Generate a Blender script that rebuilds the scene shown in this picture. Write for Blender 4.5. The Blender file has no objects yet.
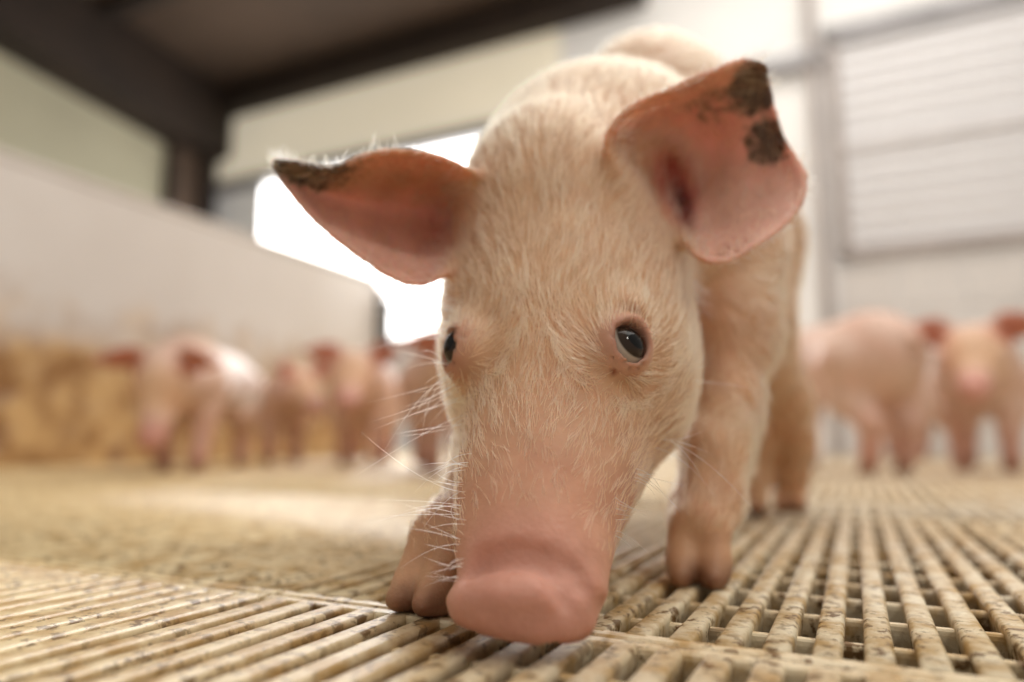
import bpy, math, random
import numpy as np
from mathutils import Matrix, Vector

# ------------------------------------------------------------------ camera, world, lights
SC = bpy.context.scene
COL = SC.collection
FPX = 700.0
CAMH = 0.09
PITCH = math.atan(99 / FPX)
FOCUS = 0.347

cam_d = bpy.data.cameras.new('camera')
cam = bpy.data.objects.new('camera', cam_d)
COL.objects.link(cam)
cam_d.sensor_width = 36.0
cam_d.lens = FPX * 36.0 / 1024.0
cam_d.clip_start = 0.01
cam.location = (0, 0, CAMH)
cam.rotation_euler = (math.pi / 2 + PITCH, 0, 0)
cam_d.dof.use_dof = True
cam_d.dof.focus_distance = FOCUS
cam_d.dof.aperture_fstop = 1.95
SC.camera = cam

world = bpy.data.worlds.new('world')
SC.world = world
world.use_nodes = True
bg = world.node_tree.nodes['Background']
bg.inputs[0].default_value = (1.0, 0.945, 0.87, 1)
bg.inputs[1].default_value = 0.47

SC.view_settings.view_transform = 'Standard'
SC.view_settings.look = 'None'
SC.view_settings.exposure = 0.0
SC.view_settings.gamma = 1.0
SC.view_settings.use_curve_mapping = False

YAW = math.radians(26.0)
RX = np.array([math.cos(YAW), -math.sin(YAW), 0.0])    # across the pen, along the back wall
RA = np.array([math.sin(YAW), math.cos(YAW), 0.0])     # along the slats, towards the back wall


def room(x, y, z=0.0):
    return RX * x + RA * y + np.array([0, 0, z])


def area_light(name, loc, target, size, size_y, power, color):
    l = bpy.data.lights.new(name, 'AREA')
    l.shape = 'RECTANGLE'
    l.size = size
    l.size_y = size_y
    l.energy = power
    l.color = color
    o = bpy.data.objects.new(name, l)
    COL.objects.link(o)
    o.location = loc
    d = Vector(target) - Vector(loc)
    o.rotation_euler = d.to_track_quat('-Z', 'Y').to_euler()
    return o


# daylight through the bright window at the back left, and an unseen overhead light added to brighten backs and floor
area_light('window_daylight', room(-2.6, 4.15, 1.5), room(0, 0.4, 0.2), 2.0, 1.0, 42, (1.0, 0.97, 0.93))
area_light('overhead_fill', room(0.2, 2.0, 3.3), room(0.0, 2.0, 0.0), 3.6, 2.8, 104, (1.0, 0.95, 0.88))
area_light('pen_lamp', room(1.3, -0.5, 2.2), (0.1, 0.4, 0.2), 0.25, 0.25, 14, (1.0, 0.94, 0.85))


# ------------------------------------------------------------------ projection helpers
CT, ST = math.cos(PITCH), math.sin(PITCH)


def ray(px, py):
    u = (px - 512) / FPX
    v = (341 - py) / FPX
    return np.array([u, CT - v * ST, ST + v * CT])


def P(px, py, Y):
    d = ray(px, py)
    return np.array([0, 0, CAMH]) + d * (Y / d[1])


def GP(px, py, z=0.0):
    d = ray(px, py)
    return np.array([0, 0, CAMH]) + d * ((z - CAMH) / d[2])


def on_plane(px, py, axis, val):
    d = ray(px, py)
    a = RX if axis == 0 else RA
    p = np.array([0, 0, CAMH]) + d * (val / d.dot(a))
    return np.array([p.dot(RX), p.dot(RA), p[2]])


# ------------------------------------------------------------------ materials
def new_mat(name):
    m = bpy.data.materials.new(name)
    m.use_nodes = True
    nt = m.node_tree
    return m, nt, nt.nodes['Principled BSDF']


def node(nt, kind, **kw):
    n = nt.nodes.new(kind)
    for k, v in kw.items():
        if k in n.inputs:
            n.inputs[k].default_value = v
        else:
            setattr(n, k, v)
    return n


def ramp(nt, src, stops):
    r = nt.nodes.new('ShaderNodeValToRGB')
    while len(r.color_ramp.elements) < len(stops):
        r.color_ramp.elements.new(0.5)
    for e, (p, c) in zip(r.color_ramp.elements, stops):
        e.position = p
        e.color = (c[0], c[1], c[2], 1) if len(c) == 3 else c
    nt.links.new(src, r.inputs['Fac'])
    return r


def mixc(nt, fac, a, b, mode='MIX'):
    m = nt.nodes.new('ShaderNodeMix')
    m.data_type = 'RGBA'
    m.blend_type = mode
    for sock, v in ((m.inputs[0], fac), (m.inputs[6], a), (m.inputs[7], b)):
        if hasattr(v, 'links'):
            nt.links.new(v, sock)
        elif isinstance(v, (int, float)):
            sock.default_value = v
        else:
            sock.default_value = (v[0], v[1], v[2], 1)
    return m.outputs[2]


def noise(nt, scale, detail=4.0, rough=0.55, coord='Object', vec_scale=None):
    tc = nt.nodes.new('ShaderNodeTexCoord')
    n = node(nt, 'ShaderNodeTexNoise', Scale=scale, Detail=detail, Roughness=rough)
    src = tc.outputs[coord]
    if coord == 'World':
        pass
    if vec_scale:
        mp = nt.nodes.new('ShaderNodeMapping')
        mp.inputs['Scale'].default_value = vec_scale
        nt.links.new(src, mp.inputs['Vector'])
        src = mp.outputs[0]
    nt.links.new(src, n.inputs['Vector'])
    return n.outputs['Fac']


def wnoise(nt, scale, detail=4.0, rough=0.55):
    g = nt.nodes.new('ShaderNodeNewGeometry')
    n = node(nt, 'ShaderNodeTexNoise', Scale=scale, Detail=detail, Roughness=rough)
    nt.links.new(g.outputs['Position'], n.inputs['Vector'])
    return n.outputs['Fac']


def plain(name, col, rough=0.6, var=0.12, scale=6.0, bump=0.0, bscale=60.0, metal=0.0):
    m, nt, b = new_mat(name)
    f = wnoise(nt, scale, 5)
    dark = [c * (1 - var * 1.6) for c in col]
    lite = [min(1, c * (1 + var)) for c in col]
    r = ramp(nt, f, [(0.3, dark), (0.7, lite)])
    nt.links.new(r.outputs[0], b.inputs['Base Color'])
    b.inputs['Roughness'].default_value = rough
    b.inputs['Metallic'].default_value = metal
    if bump:
        bp = node(nt, 'ShaderNodeBump', Strength=bump, Distance=0.002)
        nt.links.new(wnoise(nt, bscale, 4), bp.inputs['Height'])
        nt.links.new(bp.outputs[0], b.inputs['Normal'])
    return m


def emitter(name, col, strength):
    m, nt, b = new_mat(name)
    b.inputs['Base Color'].default_value = (*col, 1)
    b.inputs['Emission Color'].default_value = (*col, 1)
    b.inputs['Emission Strength'].default_value = strength
    b.inputs['Roughness'].default_value = 0.3
    return m


def mat_slat():
    m, nt, b = new_mat('slat_plastic')
    base = ramp(nt, wnoise(nt, 5.0, 3), [(0.3, (0.78, 0.65, 0.44)), (0.62, (0.87, 0.81, 0.69))])
    # a yellow film of feed lies thicker towards the left of the pen
    gx = nt.nodes.new('ShaderNodeNewGeometry')
    sx = nt.nodes.new('ShaderNodeSeparateXYZ')
    nt.links.new(gx.outputs['Position'], sx.inputs[0])
    mx = node(nt, 'ShaderNodeMapRange')
    for i_, v_ in ((1, -0.35), (2, 0.35), (3, 1.0), (4, 0.15)):
        mx.inputs[i_].default_value = v_
    nt.links.new(sx.outputs['X'], mx.inputs[0])
    base_y = mixc(nt, mx.outputs[0], base.outputs[0], (0.84, 0.68, 0.40))
    film = ramp(nt, wnoise(nt, 38.0, 5, 0.65), [(0.42, (0, 0, 0)), (0.62, (1, 1, 1))])
    c1 = mixc(nt, film.outputs[0], base_y, (0.54, 0.35, 0.14))
    spots = ramp(nt, wnoise(nt, 110.0, 5, 0.65), [(0.52, (0, 0, 0)), (0.60, (1, 1, 1))])
    area = ramp(nt, wnoise(nt, 14.0, 3), [(0.33, (0, 0, 0)), (0.55, (1, 1, 1))])
    f = mixc(nt, 1.0, spots.outputs[0], area.outputs[0], 'MULTIPLY')
    c2 = mixc(nt, f, c1, (0.20, 0.11, 0.038))
    nt.links.new(c2, b.inputs['Base Color'])
    b.inputs['Roughness'].default_value = 0.42
    bp = node(nt, 'ShaderNodeBump', Strength=0.5, Distance=0.0012)
    nt.links.new(wnoise(nt, 160.0, 5, 0.6), bp.inputs['Height'])
    nt.links.new(bp.outputs[0], b.inputs['Normal'])
    return m


def mat_partition():
    # white plastic boards, splashed brown with manure and feed from the floor up to about 0.5 m
    m, nt, b = new_mat('partition_board')
    g = nt.nodes.new('ShaderNodeNewGeometry')
    sx = nt.nodes.new('ShaderNodeSeparateXYZ')
    nt.links.new(g.outputs['Position'], sx.inputs[0])
    mr = node(nt, 'ShaderNodeMapRange')
    mr.inputs[1].default_value = 0.30
    mr.inputs[2].default_value = 0.74
    mr.inputs[3].default_value = 0.34
    mr.inputs[4].default_value = -0.42
    nt.links.new(sx.outputs['Z'], mr.inputs[0])
    ad = node(nt, 'ShaderNodeMath', operation='ADD')
    nt.links.new(mr.outputs[0], ad.inputs[0])
    nt.links.new(wnoise(nt, 7.0, 5, 0.6), ad.inputs[1])
    fac = ramp(nt, ad.outputs[0], [(0.32, (0, 0, 0)), (0.80, (1, 1, 1))])
    dirt = ramp(nt, wnoise(nt, 9.0, 4, 0.6), [(0.38, (0.27, 0.125, 0.035)), (0.62, (0.62, 0.40, 0.18))])
    white = ramp(nt, wnoise(nt, 1.2, 3), [(0.3, (0.58, 0.53, 0.49)), (0.7, (0.68, 0.64, 0.61))])
    nt.links.new(mixc(nt, fac.outputs[0], white.outputs[0], dirt.outputs[0]), b.inputs['Base Color'])
    b.inputs['Roughness'].default_value = 0.55
    return m


M = {}
M['slat'] = mat_slat()
M['partition'] = mat_partition()
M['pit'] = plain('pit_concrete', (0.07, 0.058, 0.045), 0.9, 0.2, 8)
M['green_wall'] = plain('painted_wall', (0.42, 0.39, 0.28), 0.8, 0.06, 1.5)
M['steel'] = plain('dark_brown_steel', (0.030, 0.018, 0.012), 0.7, 0.2, 3)
M['ceiling'] = plain('brown_ceiling_board', (0.095, 0.060, 0.040), 0.8, 0.15, 1.2)
M['white_panel'] = plain('white_wall_panel', (0.88, 0.86, 0.83), 0.5, 0.04, 2)
M['tile'] = plain('white_tile', (0.74, 0.71, 0.69), 0.35, 0.05, 4)
M['rail'] = plain('grey_galvanised_rail', (0.33, 0.32, 0.33), 0.45, 0.15, 5, metal=0.3)
M['frame'] = plain('grey_brown_frame', (0.40, 0.35, 0.33), 0.5, 0.1, 5)
M['wire'] = plain('grey_wire', (0.70, 0.68, 0.69), 0.5, 0.05, 5)
M['black'] = plain('black_plastic', (0.02, 0.022, 0.025), 0.5, 0.2, 20)
M['window'] = emitter('bright_daylit_pane', (1.0, 0.99, 0.97), 6.0)
M['pane'] = emitter('milky_daylit_pane', (0.76, 0.75, 0.76), 0.04)
M['cream'] = plain('cream_wall_board', (0.88, 0.80, 0.63), 0.7, 0.10, 1.2)
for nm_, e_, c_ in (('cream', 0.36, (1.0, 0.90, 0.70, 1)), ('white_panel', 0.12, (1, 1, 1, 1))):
    b_ = M[nm_].node_tree.nodes['Principled BSDF']      # glow added to brighten shaded boards; cream one taken as translucent
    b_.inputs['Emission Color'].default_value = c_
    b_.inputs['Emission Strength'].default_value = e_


# ------------------------------------------------------------------ mesh helpers
def mesh_obj(name, verts, faces, mat, parent=None, smooth=False):
    me = bpy.data.meshes.new(name)
    me.from_pydata([tuple(map(float, v)) for v in verts], [], faces)
    me.materials.append(mat)
    if smooth:
        me.polygons.foreach_set('use_smooth', [True] * len(me.polygons))
    me.update()
    return link(name, me, parent)


def link(name, data, parent=None):
    o = bpy.data.objects.new(name, data)
    COL.objects.link(o)
    if parent:
        o.parent = parent
    return o


def empty(name, loc=(0, 0, 0), parent=None):
    o = bpy.data.objects.new(name, None)
    COL.objects.link(o)
    o.location = loc
    if parent:
        o.parent = parent
    return o


def tag(o, label=None, cat=None, group=None, kind=None):
    if label:
        o['label'] = label
    if cat:
        o['category'] = cat
    if group:
        o['group'] = group
    if kind:
        o['kind'] = kind
    return o


BOXF = [(0, 3, 2, 1), (4, 5, 6, 7), (0, 1, 5, 4), (1, 2, 6, 5), (2, 3, 7, 6), (3, 0, 4, 7)]


def room_box(x0, x1, y0, y1, z0, z1):
    vs = [room(x, y, z) for z in (z0, z1) for x, y in ((x0, y0), (x1, y0), (x1, y1), (x0, y1))]
    return vs, BOXF


def rbox(name, x0, x1, y0, y1, z0, z1, mat, parent=None, bevel=0.0):
    v, f = room_box(min(x0, x1), max(x0, x1), min(y0, y1), max(y0, y1), z0, z1)
    o = mesh_obj(name, v, f, mat, parent)
    if bevel:
        bv = o.modifiers.new('bevel', 'BEVEL')
        bv.width = bevel
        bv.segments = 2
    return o


# ------------------------------------------------------------------ the pen: floor of slatted panels
PITCHX = 0.0204
SLATW = 0.0122
NS = 20
PANX = NS * PITCHX + 0.004
PANY = 0.60
Y0 = 0.328          # a joint between panels
X0 = -0.315


def slat_profile_mesh(name, length, w, depth, z_top=0.0):
    # rounded-top bar that tapers downwards, lying along +Y
    pr = [(-w * .36, -depth), (w * .36, -depth), (w * .5, -0.0030), (w * .46, -0.0010), (w * .34, 0), (-w * .34, 0), (-w * .46, -0.0010), (-w * .5, -0.0030)]
    n = len(pr)
    vs = [(x, 0, z + z_top) for x, z in pr] + [(x, length, z + z_top) for x, z in pr]
    fs = [(i, (i + 1) % n, n + (i + 1) % n, n + i) for i in range(n)]
    fs += [tuple(range(n))[::-1], tuple(range(n, 2 * n))]
    return vs, fs


floor = tag(empty('floor'), kind='structure')
ROT = -YAW
slat_v, slat_f = slat_profile_mesh('slat', PANY - 0.016, SLATW, 0.020)
slat_me = bpy.data.meshes.new('slat')
slat_me.from_pydata(slat_v, [], slat_f)
slat_me.materials.append(M['slat'])
for p_ in slat_me.polygons:
    p_.use_smooth = len(p_.vertices) == 4
rib_v, rib_f = slat_profile_mesh('cross_rib', PANX - 0.004, 0.0060, 0.014, -0.0040)
rib_v = [(y, x, z) for x, y, z in rib_v]
rib_f = [f[::-1] for f in rib_f]
rib_me = bpy.data.meshes.new('cross_rib')
rib_me.from_pydata(rib_v, [], rib_f)
rib_me.materials.append(M['slat'])
end_v, end_f = slat_profile_mesh('end_rail', PANX - 0.003, 0.0095, 0.020, -0.0004)
end_v = [(y, x, z) for x, y, z in end_v]
end_f = [f[::-1] for f in end_f]
end_me = bpy.data.meshes.new('slatted_panel')
vs2 = [(x, y + 0.005, z) for x, y, z in end_v] + [(x, y + PANY - 0.007, z) for x, y, z in end_v]
fs2 = list(end_f) + [tuple(i + len(end_v) for i in f) for f in end_f]
end_me.from_pydata(vs2, [], fs2)
end_me.materials.append(M['slat'])

fslat_v, fslat_f = slat_profile_mesh('slat', PANY - 0.016, 0.0165, 0.020)
wide_me = bpy.data.meshes.new('slat')
wide_me.from_pydata(fslat_v, [], fslat_f)
wide_me.materials.append(M['slat'])
for p_ in wide_me.polygons:
    p_.use_smooth = len(p_.vertices) == 4
near = {(-1, -1), (0, -1), (1, -1), (-2, -1), (-2, 0), (-1, 0), (0, 0), (1, 0), (2, 0), (0, 1), (1, 1), (-1, 1), (-2, 1)}
far_v, far_f = [], []
for i in range(-7, 12):
    for j in range(-1, 7):
        bx, by = X0 + i * PANX, Y0 + j * PANY
        if bx < -2.95 or by > 4.4:
            continue
        if (i, j) in near:
            pan = link('slatted_panel', end_me, floor)
            pan.location = room(bx, by)
            pan.rotation_euler = (0, 0, ROT)
            for k in range(NS):
                s = link('slat', wide_me if i < 0 else slat_me, pan)
                s.location = (0.002 + PITCHX * (k + 0.5), 0.007, 0)
            for k in range(11):
                s = link('cross_rib', rib_me, pan)
                s.location = (0.0015, 0.05 * (k + 1), 0)
        else:
            def put(vs, fs, ox, oy):
                b0 = len(far_v)
                far_v.extend(room(bx + ox + x, by + oy + y, z) for x, y, z in vs)
                far_f.extend(tuple(q + b0 for q in f) for f in fs)
            put(vs2, fs2, 0, 0)
            for k in range(NS):
                put(*((fslat_v, fslat_f) if i < 0 or j > 1 else (slat_v, slat_f)), 0.002 + PITCHX * (k + 0.5), 0.007)
            for k in range(11):
                put(rib_v, rib_f, 0.0015, 0.05 * (k + 1))
tag(mesh_obj('far_slats', far_v, far_f, M['slat'], floor), kind='stuff')
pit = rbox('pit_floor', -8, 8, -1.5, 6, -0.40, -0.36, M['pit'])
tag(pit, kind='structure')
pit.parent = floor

# ------------------------------------------------------------------ partition, walls, ceiling
XL = -2.50          # pen partition
YB = 4.35           # back wall
part_top = on_plane(0, 155, 0, XL)[2]
part_end = on_plane(384, 300, 0, XL)[1]
wl = tag(empty('wall_left'), kind='structure')
nb = 2
for k in range(nb):
    rbox('plank', XL - 0.035, XL, -1.0, part_end - 0.05, -0.01 + k * (part_top - 0.01) / nb, (k + 1) * (part_top - 0.02) / nb + 0.012, M['partition'], wl, 0.004)
rbox('cap_rail', XL - 0.042, XL + 0.007, -1.0, part_end - 0.05, part_top - 0.006, part_top + 0.02, M['partition'], wl, 0.004)
e0 = part_end
post = rbox('post', XL - 0.05, XL + 0.015, e0 - 0.05, e0 + 0.02, 0.0, part_top - 0.03, M['frame'], wl, 0.004)
latch = tag(empty('gate_latch', tuple(room(XL + 0.03, e0 - 0.015, 0))), 'small dark latch on the end of the white partition', 'latch')
la = rbox('latch_body', XL + 0.015, XL + 0.06, e0 - 0.07, e0 + 0.015, 0.62, 0.92, M['black'], None, 0.01)
lb = rbox('latch_bolt', XL + 0.03, XL + 0.05, e0 - 0.09, e0 + 0.05, 0.86, 0.89, M['black'], None, 0.004)
for o in (la, lb):
    o.parent = latch
    o.matrix_parent_inverse = Matrix.Translation(-latch.location)

c = on_plane(208, 160, 1, YB)
XO = c[0]                                # outer left wall
hb = on_plane(208, 108, 1, YB)[2]        # ceiling edge height at the corner
wo = tag(rbox('wall_outer', XO - 0.15, XO, -2.0, YB + 0.2, 0.0, hb + 0.5, M['green_wall']), kind='structure')
# corner column of dark steel
colm = tag(empty('trim_1'), kind='structure')
rbox('web', XO + 0.02, XO + 0.08, YB - 0.40, YB - 0.02, 0.0, hb, M['ceiling'], colm, 0.004)
rbox('flange', XO + 0.0, XO + 0.16, YB - 0.14, YB - 0.02, 0.0, hb, M['steel'], colm, 0.004)
rbox('flange', XO + 0.0, XO + 0.10, YB - 0.44, YB - 0.40, 0.0, hb, M['steel'], colm, 0.004)

# back wall: boards behind rails, tile zone low on the right
XR = 4.6
wb = tag(empty('wall_back'), kind='structure')
rail_z = on_plane(346, 162, 1, YB)[2]
xpost = on_plane(829, 150, 1, YB)[0]
g_bot = on_plane(930, 246, 1, YB)[2]
g_mid = on_plane(930, 133, 1, YB)[2]
g_top = on_plane(930, 20, 1, YB)[2]
win_l = on_plane(261, 215, 1, YB)[0]
win_t = on_plane(270, 180, 1, YB)[2]
win_r = win_l + 2.9
win_b = on_plane(410, 334, 1, YB)[2]
xs = on_plane(560, 110, 1, YB)[0]
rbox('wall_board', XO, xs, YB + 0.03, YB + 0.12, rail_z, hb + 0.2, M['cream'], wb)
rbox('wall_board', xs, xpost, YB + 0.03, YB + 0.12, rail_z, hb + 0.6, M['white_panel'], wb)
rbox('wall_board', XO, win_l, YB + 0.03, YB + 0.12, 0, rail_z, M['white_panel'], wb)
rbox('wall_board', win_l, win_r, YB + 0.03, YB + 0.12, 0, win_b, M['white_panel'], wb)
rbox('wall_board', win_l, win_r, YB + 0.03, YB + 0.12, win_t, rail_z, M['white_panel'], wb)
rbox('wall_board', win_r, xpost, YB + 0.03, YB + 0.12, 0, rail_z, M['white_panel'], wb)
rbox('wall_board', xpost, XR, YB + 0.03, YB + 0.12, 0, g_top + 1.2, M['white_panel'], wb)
rbox('rail', XO + 0.02, xpost, YB - 0.06, YB + 0.03, rail_z - 0.05, rail_z + 0.05, M['rail'], wb, 0.01)
rbox('rail', xpost, XR, YB - 0.04, YB + 0.03, g_top + 0.03, g_top + 0.09, M['rail'], wb, 0.008)
rbox('upright', xpost - 0.09, xpost - 0.03, YB - 0.06, YB + 0.03, 0, g_top + 1.2, M['frame'], wb, 0.008)
# tiles
tz = 0.30
nz = int(g_bot / tz)
tile_me = {}
x = xpost
k = 0
while x < XR - 0.05:
    for r in range(4):
        z0 = r * (g_bot - 0.06) / 4
        h_ = (g_bot - 0.06) / 4 - 0.012
        rbox('tile', x + 0.006, x + tz - 0.006, YB + 0.008, YB + 0.03, z0 + 0.006, z0 + h_, M['tile'], wb)
    x += tz

# bright window, rounded corners
w1 = tag(empty('window_1'), kind='structure')


def rounded_rect(x0, x1, z0, z1, r, n=6):
    pts = []
    for cx, cz, a0 in ((x1 - r, z1 - r, 0), (x0 + r, z1 - r, 90), (x0 + r, z0 + r, 180), (x1 - r, z0 + r, 270)):
        for i in range(n + 1):
            a = math.radians(a0 + 90 * i / n)
            pts.append((cx + r * math.cos(a), cz + r * math.sin(a)))
    return pts


ring = rounded_rect(win_l, win_r, win_b, win_t, 0.10)
vv = [room(a, YB + 0.025, b) for a, b in ring] + [room(a, YB + 0.05, b) for a, b in ring]
n = len(ring)
ff = [tuple(range(n))[::-1], tuple(range(n, 2 * n))] + [(i, (i + 1) % n, n + (i + 1) % n, n + i) for i in range(n)]
mesh_obj('pane', vv, ff, M['window'], w1)
ring2 = rounded_rect(win_l - 0.03, win_r + 0.03, win_b - 0.03, win_t + 0.03, 0.12)
vv = [room(a, YB + 0.015, b) for a, b in ring] + [room(a, YB + 0.015, b) for a, b in ring2] + [room(a, YB + 0.03, b) for a, b in ring] + [room(a, YB + 0.03, b) for a, b in ring2]
ff = []
for i in range(n):
    j = (i + 1) % n
    ff += [(i, j, n + j, n + i), (n + i, n + j, 3 * n + j, 3 * n + i), (2 * n + i, 3 * n + i, 3 * n + j, 2 * n + j), (i, 2 * n + i, 2 * n + j, j)]
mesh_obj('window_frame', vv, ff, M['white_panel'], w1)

# milky window with a wire grid on the right
w2 = tag(empty('window_2'), kind='structure')
gx0, gx1 = xpost + 0.02, xpost + 3.6
for z0, z1 in ((g_bot, g_mid), (g_mid, g_top)):
    rbox('pane', gx0, gx1, YB + 0.005, YB + 0.02, z0 + 0.02, z1 - 0.02, M['pane'], w2)
fw = 0.035
rbox('frame_rail', gx0, gx1, YB - 0.03, YB + 0.01, g_bot - fw, g_bot + fw, M['frame'], w2, 0.006)
rbox('frame_rail', gx0, gx1, YB - 0.02, YB + 0.01, g_mid - fw * .8, g_mid + fw * .8, M['wire'], w2, 0.006)
rbox('frame_rail', gx0, gx1, YB - 0.03, YB + 0.01, g_top - fw, g_top + fw, M['rail'], w2, 0.006)
rbox('frame_stile', gx0 - 0.01, gx0 + 0.06, YB - 0.03, YB + 0.01, g_bot - fw, g_top + fw, M['frame'], w2, 0.006)
x = gx0 + 0.12
while x < gx1:
    rbox('wire', x - 0.003, x + 0.003, YB - 0.006, YB + 0.004, g_bot, g_top, M['wire'], w2)
    x += 0.09
z = g_bot + 0.12
while z < g_top:
    rbox('wire', gx0, gx1, YB - 0.008, YB + 0.002, z - 0.003, z + 0.003, M['wire'], w2)
    z += 0.09

# ceiling at the back left, eave beams of dark steel
ce = tag(empty('ceiling'), kind='structure')
XC = on_plane(640, 2, 1, YB)[0] + 0.05
v = [room(XO, YB + 0.1, hb + 0.05), room(XC, YB + 0.1, hb + 0.05), room(XC, 1.2, hb + 0.35), room(XO, 1.2, hb + 0.35)]
v += [q + np.array([0, 0, 0.06]) for q in v]
mesh_obj('ceiling_board', v, BOXF, M['ceiling'], ce)
rbox('beam', XO, XC, YB - 0.16, YB + 0.02, hb - 0.17, hb + 0.16, M['steel'], ce, 0.004)
# eave beam along the outer wall, its lower edge climbing a little towards the camera
pA = on_plane(160, 141, 0, XO + 0.02)
pB = on_plane(0, 52, 0, XO + 0.02)
sl = (pB[2] - pA[2]) / (pB[1] - pA[1])
zA = pA[2] + sl * (YB - pA[1])
zB = pA[2] + sl * (0.8 - pA[1])
v = [room(XO, YB, zA), room(XO + 0.30, YB, zA + 0.05), room(XO + 0.30, 0.8, zB + 0.05), room(XO, 0.8, zB)]
v += [q + np.array([0, 0, 0.75]) for q in v]
mesh_obj('eave_beam', v, BOXF, M['steel'], ce)
for yy in (3.1, 2.0):
    rbox('purlin', XO, XC, yy - 0.06, yy + 0.06, hb - 0.02 + (YB - yy) * 0.09, hb + 0.08 + (YB - yy) * 0.09, M['steel'], ce, 0.004)


# ------------------------------------------------------------------ implicit surface modelling
class Field:
    def __init__(self, lo, hi, h):
        self.lo = np.array(lo, float)
        self.h = h
        self.n = np.ceil((np.array(hi) - self.lo) / h).astype(int) + 1
        self.d = np.full(self.n, 0.2, np.float32)
        self.ax = [(self.lo[i] + h * np.arange(self.n[i])).astype(np.float32) for i in range(3)]

    def box(self, lo, hi):
        i0 = np.clip(np.floor((np.array(lo) - self.lo) / self.h).astype(int), 0, self.n)
        i1 = np.clip(np.ceil((np.array(hi) - self.lo) / self.h).astype(int) + 1, 0, self.n)
        sl = tuple(slice(a, b) for a, b in zip(i0, i1))
        return sl, np.meshgrid(*[self.ax[i][sl[i]] for i in range(3)], indexing='ij', sparse=True)

    def put(self, sl, nd, k, mode='add'):
        d = self.d[sl]
        if mode == 'add':
            h = np.clip(0.5 + 0.5 * (d - nd) / k, 0, 1)
            self.d[sl] = d * (1 - h) + nd * h - k * h * (1 - h)
        else:
            h = np.clip(0.5 - 0.5 * (d + nd) / k, 0, 1)
            self.d[sl] = d * (1 - h) - nd * h + k * h * (1 - h)

    def ell(self, c, r, ax=None, k=0.02, mode='add'):
        c = np.array(c, float)
        ax = np.eye(3) if ax is None else np.array(ax)
        R = max(r) + 2 * k
        sl, (x, y, z) = self.box(c - R, c + R)
        if min(s.stop - s.start for s in sl) <= 0:
            return
        x, y, z = x - c[0], y - c[1], z - c[2]
        k0 = 0
        k1 = 0
        for i in range(3):
            q = ax[i][0] * x + ax[i][1] * y + ax[i][2] * z
            k0 = k0 + (q / r[i]) ** 2
            k1 = k1 + (q / (r[i] * r[i])) ** 2
        k0 = np.sqrt(k0)
        k1 = np.sqrt(k1) + 1e-6
        self.put(sl, (k0 * (k0 - 1) / k1).astype(np.float32), k, mode)

    def cone(self, a, b, ra, rb, k=0.02, mode='add', side=None, flat=1.0):
        a = np.array(a, float)
        b = np.array(b, float)
        R = max(ra, rb) / min(flat, 1.0) + 2 * k
        sl, (x, y, z) = self.box(np.minimum(a, b) - R, np.maximum(a, b) + R)
        if min(s.stop - s.start for s in sl) <= 0:
            return
        ab = b - a
        L2 = ab.dot(ab) + 1e-12
        x, y, z = x - a[0], y - a[1], z - a[2]
        t = np.clip((x * ab[0] + y * ab[1] + z * ab[2]) / L2, 0, 1)
        dx, dy, dz = x - t * ab[0], y - t * ab[1], z - t * ab[2]
        dd = dx * dx + dy * dy + dz * dz
        if side is not None:
            q = dx * side[0] + dy * side[1] + dz * side[2]
            dd = dd + q * q * (1 / flat ** 2 - 1)
        self.put(sl, (np.sqrt(dd) - (ra + (rb - ra) * t)).astype(np.float32), k, mode)

    def chain(self, pts, k=0.02, **kw):
        for (a, ra), (b, rb) in zip(pts[:-1], pts[1:]):
            self.cone(a, b, ra, rb, k, **kw)

    def sheet(self, pts, rad, k):
        lo = pts.min(0) - 0.04
        hi = pts.max(0) + 0.04
        sl, (x, y, z) = self.box(lo, hi)
        tmp = np.full([s.stop - s.start for s in sl], 0.2, np.float32)
        o = np.array([s.start for s in sl])
        for p, r in zip(pts, rad):
            R = r + 0.012
            i0 = np.maximum(np.floor((p - R - self.lo) / self.h).astype(int) - o, 0)
            i1 = np.minimum(np.ceil((p + R - self.lo) / self.h).astype(int) - o + 1, tmp.shape)
            s2 = tuple(slice(a, b) for a, b in zip(i0, i1))
            xs = x[s2[0]] - p[0]
            ys = y[:, s2[1]] - p[1]
            zs = z[:, :, s2[2]] - p[2]
            dd = np.sqrt(xs * xs + ys * ys + zs * zs) - r
            np.minimum(tmp[s2], dd, out=tmp[s2])
        self.put(sl, tmp, k)

    def loft(self, S, axes, prof, k, expo=2.4):
        # axes: rows = along, side, back ; prof rows: t, side offset, back offset, half width, half depth
        prof = np.array(prof)
        S = np.array(S)
        ctr = [S + axes[0] * r[0] + axes[1] * r[1] + axes[2] * r[2] for r in prof]
        R = max(prof[:, 3].max(), prof[:, 4].max()) + 2 * k
        sl, (x, y, z) = self.box(np.min(ctr, 0) - R, np.max(ctr, 0) + R)
        x, y, z = x - S[0], y - S[1], z - S[2]
        t = axes[0][0] * x + axes[0][1] * y + axes[0][2] * z
        a = axes[1][0] * x + axes[1][1] * y + axes[1][2] * z
        b = axes[2][0] * x + axes[2][1] * y + axes[2][2] * z
        tt = np.linspace(prof[0, 0], prof[-1, 0], 200)
        fine = [smooth_interp(tt, prof[:, 0], prof[:, i]) for i in range(1, 5)]
        tc = np.clip(t, tt[0], tt[-1])
        oa, ob, w, dpt = [np.interp(tc, tt, f) for f in fine]
        q = (np.abs((a - oa) / w) ** expo + np.abs((b - ob) / dpt) ** expo) ** (1 / expo)
        m = np.minimum(w, dpt)
        nd = (q - 1) * m
        over = np.abs(t - tc)
        nd = np.where(over > 0, np.sqrt(np.maximum(nd, 0) ** 2 + over ** 2) + np.minimum(nd, 0) * 0, nd)
        self.put(sl, nd.astype(np.float32), k)

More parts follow.
